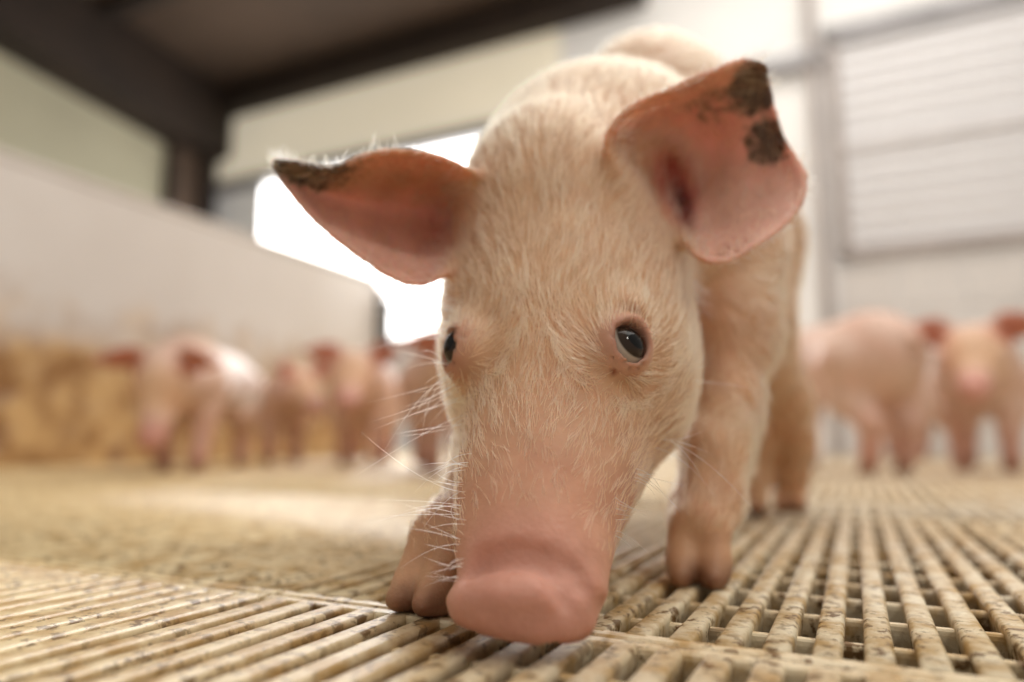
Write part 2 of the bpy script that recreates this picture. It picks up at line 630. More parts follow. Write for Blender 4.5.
    def hit(self, px, py, y0=0.22, y1=1.0):
        # depth at which the line of sight through a pixel meets the surface so far
        ys = np.arange(y0, y1, 0.0005)
        d = ray(px, py)
        pts = np.array([0, 0, CAMH]) + (ys / d[1])[:, None] * d
        g = (pts - self.lo) / self.h
        ok = ((g >= 0) & (g < self.n - 1.001)).all(1)
        g = np.where(ok[:, None], g, 0)
        i = g.astype(int)
        f = g - i
        v = 0
        for a in (0, 1):
            for b in (0, 1):
                for c in (0, 1):
                    v = v + self.d[i[:, 0] + a, i[:, 1] + b, i[:, 2] + c] * (f[:, 0] if a else 1 - f[:, 0]) * (f[:, 1] if b else 1 - f[:, 1]) * (f[:, 2] if c else 1 - f[:, 2])
        w = np.where(ok & (v < 0))[0]
        return float(ys[w[0]]) if len(w) else None

    def extract(self, smooth=2):
        d = self.d
        nx, ny, nz = d.shape
        ins = d < 0
        cs = np.zeros((nx - 1, ny - 1, nz - 1), np.uint8)
        offs = [(i, j, k) for i in (0, 1) for j in (0, 1) for k in (0, 1)]
        for i, j, k in offs:
            cs += ins[i:nx - 1 + i, j:ny - 1 + j, k:nz - 1 + k]
        act = np.argwhere((cs > 0) & (cs < 8))
        idx = np.full(cs.shape, -1, np.int32)
        idx[act[:, 0], act[:, 1], act[:, 2]] = np.arange(len(act))
        val = np.stack([d[act[:, 0] + i, act[:, 1] + j, act[:, 2] + k] for i, j, k in offs], 1)
        acc = np.zeros((len(act), 3))
        cnt = np.zeros(len(act))
        for a in range(8):
            for b in range(a + 1, 8):
                da = np.abs(np.array(offs[a]) - np.array(offs[b]))
                if da.sum() != 1:
                    continue
                va, vb = val[:, a], val[:, b]
                cr = (va < 0) != (vb < 0)
                t = np.where(cr, va / np.where(cr, va - vb, 1), 0)
                p = np.array(offs[a]) + t[:, None] * (np.array(offs[b]) - np.array(offs[a]))
                acc += p * cr[:, None]
                cnt += cr
        V = self.lo + (act + acc / cnt[:, None]) * self.h
        Q = []
        for axis in range(3):
            s0 = [slice(None)] * 3
            s1 = [slice(None)] * 3
            s0[axis] = slice(0, -1)
            s1[axis] = slice(1, None)
            A, B = ins[tuple(s0)], ins[tuple(s1)]
            e = np.argwhere(A != B)
            o1, o2 = [(1, 2), (2, 0), (0, 1)][axis]
            ok = (e[:, o1] > 0) & (e[:, o2] > 0) & (e[:, o1] < d.shape[o1] - 1) & (e[:, o2] < d.shape[o2] - 1)
            e = e[ok]
            flip = ~A[e[:, 0], e[:, 1], e[:, 2]]
            quad = []
            for u, v in ((1, 1), (0, 1), (0, 0), (1, 0)):
                f = e.copy()
                f[:, o1] -= u
                f[:, o2] -= v
                quad.append(idx[f[:, 0], f[:, 1], f[:, 2]])
            q = np.stack(quad, 1)
            q = q[:, ::-1].copy()
            q[flip] = q[flip][:, ::-1]
            Q.append(q[:, ::-1])
        Q = np.concatenate(Q)
        e = np.concatenate([Q[:, [i, (i + 1) % 4]] for i in range(4)])
        nv = len(V)
        deg = np.bincount(e[:, 0], minlength=nv) + np.bincount(e[:, 1], minlength=nv)
        for it in range(smooth):
            acc = np.stack([np.bincount(e[:, 0], V[e[:, 1], i], nv) + np.bincount(e[:, 1], V[e[:, 0], i], nv) for i in range(3)], 1)
            V = V * 0.5 + 0.5 * acc / deg[:, None]
        return V, Q


def smooth_interp(x, xp, fp):
    # Catmull-Rom through the knots
    xp = np.asarray(xp, float)
    fp = np.asarray(fp, float)
    m = np.gradient(fp, xp)
    i = np.clip(np.searchsorted(xp, x) - 1, 0, len(xp) - 2)
    hh = xp[i + 1] - xp[i]
    t = (x - xp[i]) / hh
    return ((2 * t ** 3 - 3 * t ** 2 + 1) * fp[i] + (t ** 3 - 2 * t ** 2 + t) * hh * m[i] + (-2 * t ** 3 + 3 * t ** 2) * fp[i + 1] + (t ** 3 - t ** 2) * hh * m[i + 1])


def quads_mesh(name, V, Q, colors, mat, mud=None, ear=None):
    me = bpy.data.meshes.new(name)
    me.vertices.add(len(V))
    me.vertices.foreach_set('co', V.astype(np.float32).ravel())
    me.loops.add(len(Q) * 4)
    me.loops.foreach_set('vertex_index', Q.astype(np.int32).ravel())
    me.polygons.add(len(Q))
    me.polygons.foreach_set('loop_start', np.arange(0, len(Q) * 4, 4, dtype=np.int32))
    me.polygons.foreach_set('use_smooth', np.ones(len(Q), bool))
    at = me.attributes.new('skin', 'FLOAT_COLOR', 'POINT')
    at.data.foreach_set('color', np.concatenate([colors, np.ones((len(V), 1))], 1).astype(np.float32).ravel())
    if mud is not None:
        at = me.attributes.new('mud', 'FLOAT', 'POINT')
        at.data.foreach_set('value', mud.astype(np.float32))
    if ear is not None:
        at = me.attributes.new('ear', 'FLOAT', 'POINT')
        at.data.foreach_set('value', ear.astype(np.float32))
    me.materials.append(mat)
    me.update()
    me.validate()
    return me


def vnormals(V, Q):
    a, b, c, d = (V[Q[:, i]] for i in range(4))
    fn = np.cross(c - a, d - b)
    N = np.zeros_like(V)
    for i in range(4):
        for j in range(3):
            N[:, j] += np.bincount(Q[:, i], fn[:, j], len(V))
    return N / (np.linalg.norm(N, axis=1, keepdims=True) + 1e-12), np.linalg.norm(fn, axis=1) / 2


def mat_skin(name, sss=0.25, bump=0.35, sc=0.004):
    m, nt, b = new_mat(name)
    at = node(nt, 'ShaderNodeAttribute', attribute_name='skin')
    v1 = ramp(nt, wnoise(nt, 45.0, 5, 0.6), [(0.3, (0.86, 0.80, 0.76)), (0.7, (1.08, 1.08, 1.08))])
    c1 = mixc(nt, 1.0, at.outputs['Color'], v1.outputs[0], 'MULTIPLY')
    red = ramp(nt, wnoise(nt, 14.0, 3), [(0.45, (1, 1, 1)), (0.75, (1.0, 0.86, 0.82))])
    c2 = mixc(nt, 1.0, c1, red.outputs[0], 'MULTIPLY')
    mu = node(nt, 'ShaderNodeAttribute', attribute_name='mud')
    mn = node(nt, 'ShaderNodeMath', operation='MULTIPLY_ADD')
    nt.links.new(wnoise(nt, 190.0, 5, 0.62), mn.inputs[0])
    mn.inputs[1].default_value = 1.3
    nt.links.new(mu.outputs['Fac'], mn.inputs[2])
    mr = node(nt, 'ShaderNodeMapRange')
    mr.inputs[1].default_value = 1.02
    mr.inputs[2].default_value = 1.36
    mr.inputs[4].default_value = 0.92
    nt.links.new(mn.outputs[0], mr.inputs[0])
    mudc = ramp(nt, wnoise(nt, 120.0, 4), [(0.35, (0.045, 0.028, 0.016)), (0.65, (0.16, 0.10, 0.055))])
    c3 = mixc(nt, mr.outputs[0], c2, mudc.outputs[0])
    nt.links.new(c3, b.inputs['Base Color'])
    b.inputs['Roughness'].default_value = 0.5
    b.inputs['Specular IOR Level'].default_value = 0.35
    b.inputs['Subsurface Weight'].default_value = sss
    b.inputs['Subsurface Radius'].default_value = (1.0, 0.46, 0.31)
    b.inputs['Subsurface Scale'].default_value = sc
    if sss:
        ea = node(nt, 'ShaderNodeAttribute', attribute_name='ear')
        for sock, lo_, hi_ in (('Subsurface Weight', sss, 0.65), ('Subsurface Scale', sc, sc * 1.3)):
            me_ = node(nt, 'ShaderNodeMapRange')
            me_.inputs[3].default_value = lo_
            me_.inputs[4].default_value = hi_
            nt.links.new(ea.outputs['Fac'], me_.inputs[0])
            nt.links.new(me_.outputs[0], b.inputs[sock])
    if bump:
        bp = node(nt, 'ShaderNodeBump', Strength=bump, Distance=0.0009)
        nt.links.new(wnoise(nt, 420.0, 4, 0.6), bp.inputs['Height'])
        nt.links.new(bp.outputs[0], b.inputs['Normal'])
    return m


M['skin'] = mat_skin('piglet_skin', 0.4, 0.6, 0.007)
M['skin_far'] = mat_skin('piglet_skin_plain', 0.0, 0.0)


def mat_eye():
    # dark iris and pupil, pale sclera; colour by angle from the pole (+Z of the eyeball)
    m, nt, b = new_mat('eyeball')
    tc = nt.nodes.new('ShaderNodeTexCoord')
    sx = nt.nodes.new('ShaderNodeSeparateXYZ')
    nm = node(nt, 'ShaderNodeVectorMath', operation='NORMALIZE')
    nt.links.new(tc.outputs['Object'], nm.inputs[0])
    nt.links.new(nm.outputs[0], sx.inputs[0])
    r = ramp(nt, sx.outputs['Z'], [(0.0, (0.50, 0.42, 0.35)), (0.53, (0.42, 0.35, 0.29)), (0.60, (0.035, 0.022, 0.014)), (0.83, (0.030, 0.018, 0.012)), (0.87, (0.004, 0.004, 0.004))])
    nt.links.new(r.outputs[0], b.inputs['Base Color'])
    b.inputs['Roughness'].default_value = 0.05
    b.inputs['Specular IOR Level'].default_value = 0.22
    return m


M['eye'] = mat_eye()


def mat_hair(name, col, rough=0.4):
    m = bpy.data.materials.new(name)
    m.use_nodes = True
    nt = m.node_tree
    nt.nodes.clear()
    out = nt.nodes.new('ShaderNodeOutputMaterial')
    hb_ = nt.nodes.new('ShaderNodeBsdfHairPrincipled')
    hb_.parametrization = 'COLOR'
    hb_.inputs['Color'].default_value = (*col, 1)
    hb_.inputs['Roughness'].default_value = rough
    hb_.inputs['Radial Roughness'].default_value = 0.5
    hb_.inputs['Random Roughness'].default_value = 0.2
    nt.links.new(hb_.outputs[0], out.inputs[0])
    return m


M['fur'] = mat_hair('pale_bristles', (0.80, 0.58, 0.31))
M['lash'] = mat_hair('brown_lashes', (0.16, 0.09, 0.05))
M['whisker'] = mat_hair('white_whiskers', (0.95, 0.90, 0.82))


def uv_sphere(name, r, mat, parent, loc, pole, nu=32, nv=20):
    vs, fs = [], []
    for j in range(nv + 1):
        a = math.pi * j / nv
        for i in range(nu):
            b_ = 2 * math.pi * i / nu
            vs.append((r * math.sin(a) * math.cos(b_), r * math.sin(a) * math.sin(b_), r * math.cos(a)))
    for j in range(nv):
        for i in range(nu):
            i2 = (i + 1) % nu
            fs.append((j * nu + i, (j + 1) * nu + i, (j + 1) * nu + i2, j * nu + i2))
    o = mesh_obj(name, vs, fs, mat, parent, True)
    o.location = loc
    o.rotation_euler = Vector(pole).to_track_quat('Z', 'Y').to_euler()
    return o


def unit(v):
    v = np.array(v, float)
    return v / np.linalg.norm(v)


def curves_obj(name, strands, radii, mat, parent):
    # strands: (n, m, 3)
    n, m, _ = strands.shape
    cu = bpy.data.hair_curves.new(name)
    cu.add_curves([m] * n)
    cu.attributes['position'].data.foreach_set('vector', strands.astype(np.float32).ravel())
    ra = cu.attributes.get('radius') or cu.attributes.new('radius', 'FLOAT', 'POINT')
    ra.data.foreach_set('value', radii.astype(np.float32).ravel())
    cu.materials.append(mat)
    o = bpy.data.objects.new(name, cu)
    COL.objects.link(o)
    o.parent = parent
    return o


# ------------------------------------------------------------------ the near piglet
PEACH = np.array([0.59, 0.35, 0.20])
PINK = np.array([0.62, 0.33, 0.25])
NOSE = np.array([0.62, 0.31, 0.24])
EARIN = np.array([0.72, 0.43, 0.34])
HOOF = np.array([0.20, 0.09, 0.05])
MUD = np.array([0.075, 0.05, 0.03])


def near_piglet():
    F = Field((-0.17, 0.24, -0.004), (0.47, 1.06, 0.58), 0.0026)
    th = math.radians(29)
    u = np.array([math.sin(th), math.cos(th), 0])      # towards the tail
    s = np.array([math.cos(th), -math.sin(th), 0])     # image right
    zz = np.array([0, 0, 1.0])
    BA = [u, s, zz]

    def B(px, py, Y, z=None):
        p = P(px, py, Y)
        if z is not None:
            p[2] = z
        return p
    # ---- trunk
    sh = B(614, 200, 0.60, 0.288)
    F.ell(sh, (0.14, 0.108, 0.118), BA, 0.03)
    mid = sh + u * 0.15
    mid[2] = 0.369
    F.ell(mid, (0.15, 0.102, 0.155), BA, 0.03)
    rump = sh + u * 0.27
    rump[2] = 0.335
    F.ell(rump, (0.135, 0.098, 0.135), BA, 0.04)
    tail0 = rump + u * 0.125 + zz * 0.05
    F.chain([(tail0, .012), (tail0 + u * .03 - zz * .02 + s * .015, .009), (tail0 + u * .035 - zz * .06 - s * .005, .007), (tail0 + u * .03 - zz * .09 + s * .01, .006)], 0.01)

    # ---- head
    S = P(524, 590, 0.318)
    Qp = P(543, 185, 0.455)
    ha = unit(Qp - S)
    psi = math.radians(18)
    hs = np.array([math.cos(psi), -math.sin(psi), 0])
    hs = unit(hs - ha * hs.dot(ha))
    hbk = np.cross(hs, ha)
    hbk = -hbk if hbk[1] < 0 else hbk
    HA = [ha, hs, hbk]
    mids = [(520, 580, .306, .0320, .022), (516, 540, .3145, .0365, .030), (515, 500, .325, .0395, .041), (521, 440, .341, .0470, .054), (529, 390, .356, .0535, .066),
            (533, 340, .369, .0620, .078), (532, 280, .384, .0735, .088), (532, 225, .402, .0780, .088), (540, 180, .430, .068, .078), (548, 150, .462, .054, .070)]
    prof = []
    for px, py, Y, w, dp in mids:
        q = P(px, py, Y) - S
        prof.append((q.dot(ha), q.dot(hs), q.dot(hbk) + dp, w, dp))
    F.loft(S, HA, prof, 0.02, 2.2)

    def H(px, py, Y, lat=0.0, back=0.0):
        return P(px, py, Y) + hs * lat + hbk * back
    # cheeks and jowls
    for sg in (-1, 1):
        F.ell(H(535, 285, .384, sg * (.047 if sg > 0 else .038), .080), (.058, .034, .052), HA, 0.02)
        # brow
        F.ell(H(537, 318, .374, sg * .046, .018), (.022, .011, .012), HA, 0.015)
    # neck
    nk = P(560, 215, .50)
    F.cone(H(545, 230, .40, 0, .085), sh - u * .03 + zz * .005, .062, .100, 0.03)
    F.cone(P(552, 176, .475), sh + zz * .036, .045, .070, 0.04)
    F.cone(P(548, 215, .47), sh + zz * .036, .050, .068, 0.04)
    # ---- snout
    nd = unit(-ha + hbk * 0.15)          # the way the disc faces
    da = [nd, hs, unit(np.cross(nd, hs))]
    dc = P(522, 606, .318)
    F.ell(dc, (.0105, .0300, .0240), da, 0.014)
    lip = [(457, 602, .330), (468, 609, .318), (490, 618, .309), (515, 624, .305), (540, 627, .3045), (562, 626, .307), (578, 622, .312), (586, 613, .320)]
    F.chain([(P(*q_), .0056 if 0 < i_ < 7 else .0042) for i_, q_ in enumerate(lip)], 0.007)
    # creases above and beside the disc, cut into the surface found along the line of sight
    def cut(pts_, r, k=0.003):
        prev = None
        for (xa, ya), (xb, yb) in zip(pts_[:-1], pts_[1:]):
            for t_ in np.linspace(0, 1, 7):
                x_, y_ = xa + (xb - xa) * t_, ya + (yb - ya) * t_
                Yh = F.hit(x_, y_)
                if Yh is None or Yh > .36:
                    continue
                cuts.append((P(x_, y_, Yh + r * .25), r))
    cuts = []
    cut([(470, 572), (484, 564), (505, 560), (528, 561), (545, 566), (560, 575), (575, 590)], .0028)
    cut([(552, 576), (562, 590), (568, 604)], .0024)
    cut([(565, 562), (580, 574), (588, 592)], .0022)
    cut([(480, 556), (505, 549), (530, 550), (552, 556)], .0017)
    for p_, r_ in cuts:
        F.ell(p_, (r_,) * 3, None, 0.004, 'sub')
    # nostrils on the underside
    for sg in (-1, 1):
        F.ell(dc + nd * .0125 + hs * sg * .011, (.008, .0052, .0065), da, 0.004, 'sub')
    # mouth line
    # ---- front legs
    hoofs = []

    def leg(pts, hoof, fwd, k=0.022, hr=0.0135):
        F.chain(pts, k)
        fw = unit([fwd[0], fwd[1], 0])
        sd = np.array([-fw[1], fw[0], 0])
        # two toes, tapered forward
        for sg in (-1, 1):
            c0 = hoof + sd * sg * .0095
            F.chain([(c0 + zz * .036 - fw * .004, .0105), (c0 + fw * .008 + zz * .013, .0103), (c0 + fw * .020 + zz * .0072, .0058)], 0.005)
            F.ell(c0 + fw * .006 + zz * .006, (.018, .0092, .008), [fw, sd, zz], 0.004)
            hoofs.append((c0 + fw * .010 + zz * .004, fw))
            F.chain([(hoof - fw * .021 + sd * sg * .013 + zz * .048, .008), (hoof - fw * .027 + sd * sg * .015 + zz * .032, .0045)], 0.006)
    fdir = -u * .75 + np.array([0, -1.0, 0]) * .35
    h1 = GP(700, 583)
    leg([(B(715, 260, .60), .062), (B(728, 330, .565), .037), (B(722, 410, .525), .0235), (B(714, 455, .50), .0185), (B(711, 500, .485), .0165), (h1 + zz * .035 + np.array([.004, .006, 0]), .0175)], h1, fdir)
    h2 = GP(435, 608)
    leg([(B(530, 330, .56), .055), (B(515, 400, .52), .034), (B(497, 455, .475), .022), (B(480, 500, .44), .018), (B(458, 545, .412), .0155), (h2 + zz * .036 + np.array([.004, .010, 0]), .017)], h2, unit(fdir) + np.array([-.35, 0, 0]), hr=.0135)
    # ---- hind legs
    h3 = GP(791, 511)
    leg([(rump + s * .035 - zz * .02, .095), (rump + s * .045 - zz * .11 - u * .045, .070), (P(783, 400, .86), .030), (P(793, 440, .90), .0225), (P(791, 475, .92), .0185), (h3 + zz * .045 + np.array([0, .01, 0]), .0185)], h3, -u)
    h4 = GP(752, 514)
    leg([(rump - s * .05 - zz * .02, .10), (rump - s * .06 - zz * .11 - u * .03, .07), (P(744, 400, .86), .030), (P(752, 440, .89), .0225), (P(752, 475, .905), .0185), (h4 + zz * .045 + np.array([0, .01, 0]), .0185)], h4, -u)

    # ---- eyes: lids, then the opening
    eyes = []
    eup = []
    for (px, py, off), outd in (((632, 341, .0095), unit(hs * .66 - hbk * .72 - ha * .06)), ((452, 347, .0072), unit(-hs * .84 - hbk * .52 - ha * .05))):
        Yh = F.hit(px, py) or .41
        c0 = P(px, py, Yh) - outd * off
        upv = unit(ha - outd * ha.dot(outd))
        sdv = np.cross(outd, upv)
        F.ell(c0, (.0146, .0146, .0146), None, 0.010)
        F.ell(c0 + outd * .012, (.0135, .0112, .0100), [outd, upv, sdv], 0.0025, 'sub')
        F.ell(c0, (.0120, .0120, .0120), None, 0.001, 'sub')
        eup.append((upv, sdv))
        # folds of skin round the eye
        for rr in (.0200,):
            arc = []
            for a_ in np.linspace(15, 165, 14):
                q = c0 + outd * (.0115 - (rr - .016) * .42) + (sdv * math.cos(math.radians(a_)) * .95 + upv * math.sin(math.radians(a_))) * rr
                arc.append((q, .0008))
            for (qa, ra_), (qb, rb_) in zip(arc[:-1], arc[1:]):
                F.cone(qa, qb, ra_, rb_, 0.004, 'sub')
        eyes.append((c0, outd))

    # ---- ears: cupped sheets
    ear_pts, ear_in = [], []

    def ear(rows, r0, r1, nu=70, nv=44, name=''):
        # rows: list of (lower, middle, upper) points along base -> tip
        rows = np.array(rows)
        T = np.linspace(0, 1, len(rows))
        uu = np.linspace(0, 1, nu)
        cur = [[smooth_interp(uu, T, rows[:, j, i]) for i in range(3)] for j in range(rows.shape[1])]
        cur = np.array(cur).transpose(2, 0, 1)      # nu, nj, 3
        nj = rows.shape[1]
        vv_ = np.linspace(0, 1, nv)
        pts = np.stack([[smooth_interp(vv_, np.linspace(0, 1, nj), cur[a, :, i]) for i in range(3)] for a in range(nu)])  # nu,3,nv
        pts = pts.transpose(0, 2, 1)
        edge = np.minimum(np.minimum(vv_, 1 - vv_) * 5, 1)[None, :] * np.minimum((1 - uu) * 6 + .25, 1)[:, None]
        rad = np.maximum((r0 + (r1 - r0) * uu)[:, None] * (0.6 + 0.4 * edge), .0026)
        F.sheet(pts.reshape(-1, 3), rad.reshape(-1), 0.010)
        ear_pts.append((pts, uu, vv_))
    # hollow for the ear opening, filled by the cupped sheet
    F.cone(P(668, 162, .440), P(680, 208, .440), .017, .015, 0.010, 'sub')
    F.cone(P(672, 170, .470), P(682, 205, .468), .010, .010, 0.008, 'sub')
    # left ear of the picture, base to tip; each row lower -> upper edge
    ear([[P(458, 262, .430), P(475, 248, .462), P(480, 225, .470), P(480, 200, .458), P(486, 182, .435)],
         [P(444, 274, .422), P(456, 248, .464), P(462, 225, .478), P(462, 196, .460), P(468, 170, .420)],
         [P(424, 283, .418), P(432, 252, .468), P(440, 220, .486), P(440, 185, .464), P(440, 158, .412)],
         [P(398, 279, .415), P(402, 247, .460), P(408, 215, .480), P(406, 180, .456), P(402, 151, .404)],
         [P(356, 253, .418), P(361, 229, .448), P(366, 205, .460), P(367, 180, .440), P(364, 156, .402)],
         [P(318, 222, .422), P(322, 207, .436), P(326, 193, .440), P(330, 181, .428), P(334, 169, .404)],
         [P(290, 190, .424), P(291, 184, .428), P(292, 178, .430), P(294, 172, .424), P(296, 163, .414)],
         [P(276, 168, .423), P(276, 167, .424), P(276, 165, .424), P(276, 163, .423), P(276, 161, .421)]], .0042, .0024)
    # right ear of the picture
    ear([[P(690, 248, .420), P(676, 232, .458), P(656, 205, .478), P(632, 185, .462), P(612, 176, .416)],
         [P(702, 259, .408), P(690, 230, .462), P(672, 190, .492), P(636, 148, .470), P(607, 138, .404)],
         [P(724, 261, .404), P(714, 226, .456), P(698, 182, .482), P(664, 128, .464), P(630, 108, .402)],
         [P(752, 247, .408), P(744, 211, .448), P(728, 166, .468), P(698, 108, .452), P(674, 88, .402)],
         [P(780, 228, .416), P(776, 196, .442), P(762, 156, .454), P(730, 98, .442), P(714, 70, .406)],
         [P(800, 204, .426), P(794, 180, .440), P(778, 140, .446), P(754, 86, .436), P(744, 61, .414)],
         [P(805, 176, .434), P(797, 162, .438), P(781, 136, .440), P(769, 90, .436), P(764, 66, .420)]], .0042, .0028)
    V, Q = F.extract(2)
    N, area = vnormals(V, Q)

    # ---- colours of the hide
    C = np.tile(PEACH, (len(V), 1))

    def blend(mask, col):
        nonlocal C
        C = C * (1 - mask[:, None]) + np.array(col) * mask[:, None]

    def sstep(x, a, b):
        t = np.clip((x - a) / (b - a), 0, 1)
        return t * t * (3 - 2 * t)
    rel = V - S
    th_ = rel.dot(ha)
    inhead = sstep(-(V - P(545, 260, .56)).dot(u), -0.02, 0.03)
    muz = sstep(-th_, -0.135, -0.02) * inhead
    blend(muz * .55, PINK * 1.05)
    dn = np.linalg.norm((V - dc), axis=1)
    blend(sstep(-dn, -.050, -.026) * .9, NOSE)
    for c0, od in eyes:
        de = np.linalg.norm(V - (c0 + od * .010), axis=1)
        blend(sstep(-de, -.026, -.012) * .6, (0.52, 0.27, 0.21))
        blend(sstep(-de, -.0145, -.009) * .7, (0.20, 0.09, 0.07))
    # tear mark at the inner corner of the eye
    dt = np.linalg.norm(V - P(614, 372, F.hit(614, 372)), axis=1)
    blend(sstep(-dt, -.0032, -.0010), (0.22, 0.06, 0.025))
    # ear insides and mud
    from mathutils import kdtree
    earmask = np.zeros(len(V))
    mud = np.zeros(len(V))
    for ei, (pts, uu, vv_) in enumerate(ear_pts):
        flat = pts.reshape(-1, 3)
        kd = kdtree.KDTree(len(flat))
        for i_, p_ in enumerate(flat):
            kd.insert(p_, i_)
        kd.balance()
        lo, hi = flat.min(0) - .012, flat.max(0) + .012
        sel = np.where(((V > lo) & (V < hi)).all(1))[0]
        nvv = len(vv_)
        du = np.gradient(pts, axis=0)
        dv = np.gradient(pts, axis=1)
        nn = np.cross(du, dv).reshape(-1, 3)
        nn /= np.linalg.norm(nn, axis=1, keepdims=True) + 1e-9
        if nn.mean(0)[1] > 0:
            nn = -nn
        for vi in sel:
            co, j, dist = kd.find(V[vi])
            if dist > .009:
                continue
            a_, b_ = uu[j // nvv], vv_[j % nvv]
            earmask[vi] = max(earmask[vi], min(1, a_ * 8))
            face = N[vi].dot(nn[j])
            x_ = min(1, max(0, a_ * 4))
            if face > 0:
                c_ = C[vi] * (1 - x_) + EARIN * x_
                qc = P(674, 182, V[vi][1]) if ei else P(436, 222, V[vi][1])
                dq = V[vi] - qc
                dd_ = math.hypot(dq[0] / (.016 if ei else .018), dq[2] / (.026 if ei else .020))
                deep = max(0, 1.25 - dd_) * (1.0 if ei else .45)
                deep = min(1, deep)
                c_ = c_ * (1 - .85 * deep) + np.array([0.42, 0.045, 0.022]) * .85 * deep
                if ei:
                    gq = V[vi] - P(722, 190, V[vi][1])
                    gm = max(0, 1 - math.hypot(gq[0] / .022, gq[2] / .035)) * .55
                    c_ = c_ * (1 - gm) + np.array([0.42, 0.25, 0.16]) * gm
                    um = sstep(np.array([b_]), .72, .95)[0] * .7
                    c_ = c_ * (1 - um) + PEACH * um
                else:
                    um = sstep(np.array([b_]), .50, .80)[0] * .85
                    c_ = c_ * (1 - um) + PEACH * um
            else:
                c_ = C[vi] * (1 - x_ * .8) + np.array([0.70, 0.40, 0.28]) * x_ * .8
            if ei == 0:
                mm = sstep(np.array([a_ - (1 - b_) * .30]), .40, .80)[0]
            else:
                p1 = np.linalg.norm(V[vi] - P(757, 82, .43))
                p2 = np.linalg.norm(V[vi] - P(766, 140, .442))
                p3 = np.linalg.norm(V[vi] - P(715, 105, .44))
                mm = max(1 - sstep(np.array([p1]), .004, .040)[0], .92 * (1 - sstep(np.array([p2]), .004, .030)[0]), .52 * (1 - sstep(np.array([p3]), .008, .035)[0]))
            C[vi] = c_
            mud[vi] = mm
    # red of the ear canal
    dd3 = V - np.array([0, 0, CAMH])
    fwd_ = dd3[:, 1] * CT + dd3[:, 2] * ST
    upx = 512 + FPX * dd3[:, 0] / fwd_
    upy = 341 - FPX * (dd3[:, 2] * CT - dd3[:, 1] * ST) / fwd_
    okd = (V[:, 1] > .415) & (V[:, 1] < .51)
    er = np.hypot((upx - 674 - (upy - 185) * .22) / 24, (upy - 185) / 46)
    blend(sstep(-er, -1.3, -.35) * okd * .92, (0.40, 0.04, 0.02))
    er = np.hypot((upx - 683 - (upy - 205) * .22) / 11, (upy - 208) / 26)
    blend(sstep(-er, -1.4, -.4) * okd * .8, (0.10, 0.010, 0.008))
    # hooves and stained feet
    for hp, fw in hoofs:
        dh = np.linalg.norm(V - hp, axis=1)
        blend(sstep(-dh, -.070, -.03) * sstep(-V[:, 2], -.075, -.03) * .3, (0.62, 0.38, 0.21))
        blend(sstep(-dh, -.028, -.016) * sstep(-V[:, 2], -.022, -.006) * .75, HOOF)

    root = tag(empty('piglet', (float(h1[0]), float(h1[1]), 0)), 'large pale pink piglet close to the camera with its snout on the slats', 'piglet')
    inv = Matrix.Translation(-root.location)

    def child(o):
        o.parent = root
        o.matrix_parent_inverse = inv
        return o
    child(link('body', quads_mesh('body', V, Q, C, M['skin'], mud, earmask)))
    for c0, od in eyes:
        child(uv_sphere('eye', .0121, M['eye'], None, c0, od + ((.30 * hs + .22 * ha) if od.dot(hs) > 0 else -.5 * hbk)))

    # ---- fur
    rng = np.random.default_rng(4)
    fc = V[Q].mean(1)
    fn = N[Q].mean(1)
    viewd = unit(np.array([0, 0, CAMH]))
    cd = np.linalg.norm(fc - np.array([0, 0, CAMH]), axis=1)
    tocam = (np.array([0, 0, CAMH]) - fc) / cd[:, None]
    facing = (fn * tocam).sum(1)
    fth = (fc - S).dot(ha)
    inh = inhead[Q].mean(1)
    em = earmask[Q].mean(1)
    dens = np.ones(len(Q)) * np.clip(1.5 - (cd - .36) * 1.9, .25, 1.5)
    dens *= np.where(inh > .5, np.clip((fth - .005) / .11, .10, 1), 1)          # thin on the muzzle
    dens *= np.where(np.linalg.norm(fc - dc, axis=1) < .040, 0, 1)
    dens *= np.where(em > .5, .35, 1)
    dens *= np.where(fc[:, 2] < .03, 0, 1)
    for (c0, od), (upv, sdv) in zip(eyes, eup):
        lim = np.where((fc - c0).dot(upv) < .002, .0165, .0120)
        dens *= np.where(np.linalg.norm(fc - c0 - od * .01, axis=1) < lim, 0, 1)
    dens *= np.where(facing > -.35, 1, .25)
    w = area * dens
    NH = 62000
    pick = rng.choice(len(Q), NH, p=w / w.sum())
    r1, r2 = rng.random((NH, 1)), rng.random((NH, 1))
    q4 = V[Q[pick]]
    root_p = (q4[:, 0] * (1 - r1) + q4[:, 1] * r1) * (1 - r2) + (q4[:, 3] * (1 - r1) + q4[:, 2] * r1) * r2
    nrm = fn[pick]
    nrm /= np.linalg.norm(nrm, axis=1, keepdims=True)
    hh = inh[pick][:, None]
    leg_m = sstep(-root_p[:, 2], -.24, -.15)[:, None] * (1 - hh)
    # growth: from the snout up over the brow, back along the trunk, down the legs
    flow = hh * (ha + .25 * hs * np.sign((root_p - P(537, 300, .38)).dot(hs))[:, None] * np.clip(np.abs((root_p - P(537, 300, .38)).dot(hs)) / .04, 0, 1)[:, None]) + (1 - hh) * ((1 - leg_m) * (u - zz * .25) + leg_m * (-zz + .3 * u))
    # a whorl between the eyes and swirls from low-frequency wobble
    wob = np.stack([np.sin(root_p[:, 0] * 95 + root_p[:, 2] * 60), np.sin(root_p[:, 2] * 80 + 2), np.sin(root_p[:, 0] * 70 - root_p[:, 2] * 110 + 1)], 1)
    flow = flow + .16 * wob + rng.normal(0, .17, (NH, 3))
    # around each eye the hair runs away from the lids
    for c0, od in eyes:
        dv_ = root_p - c0
        ld = np.linalg.norm(dv_, axis=1, keepdims=True)
        flow = flow + np.clip(1 - (ld - .012) / .028, 0, 1) * 2.4 * dv_ / ld
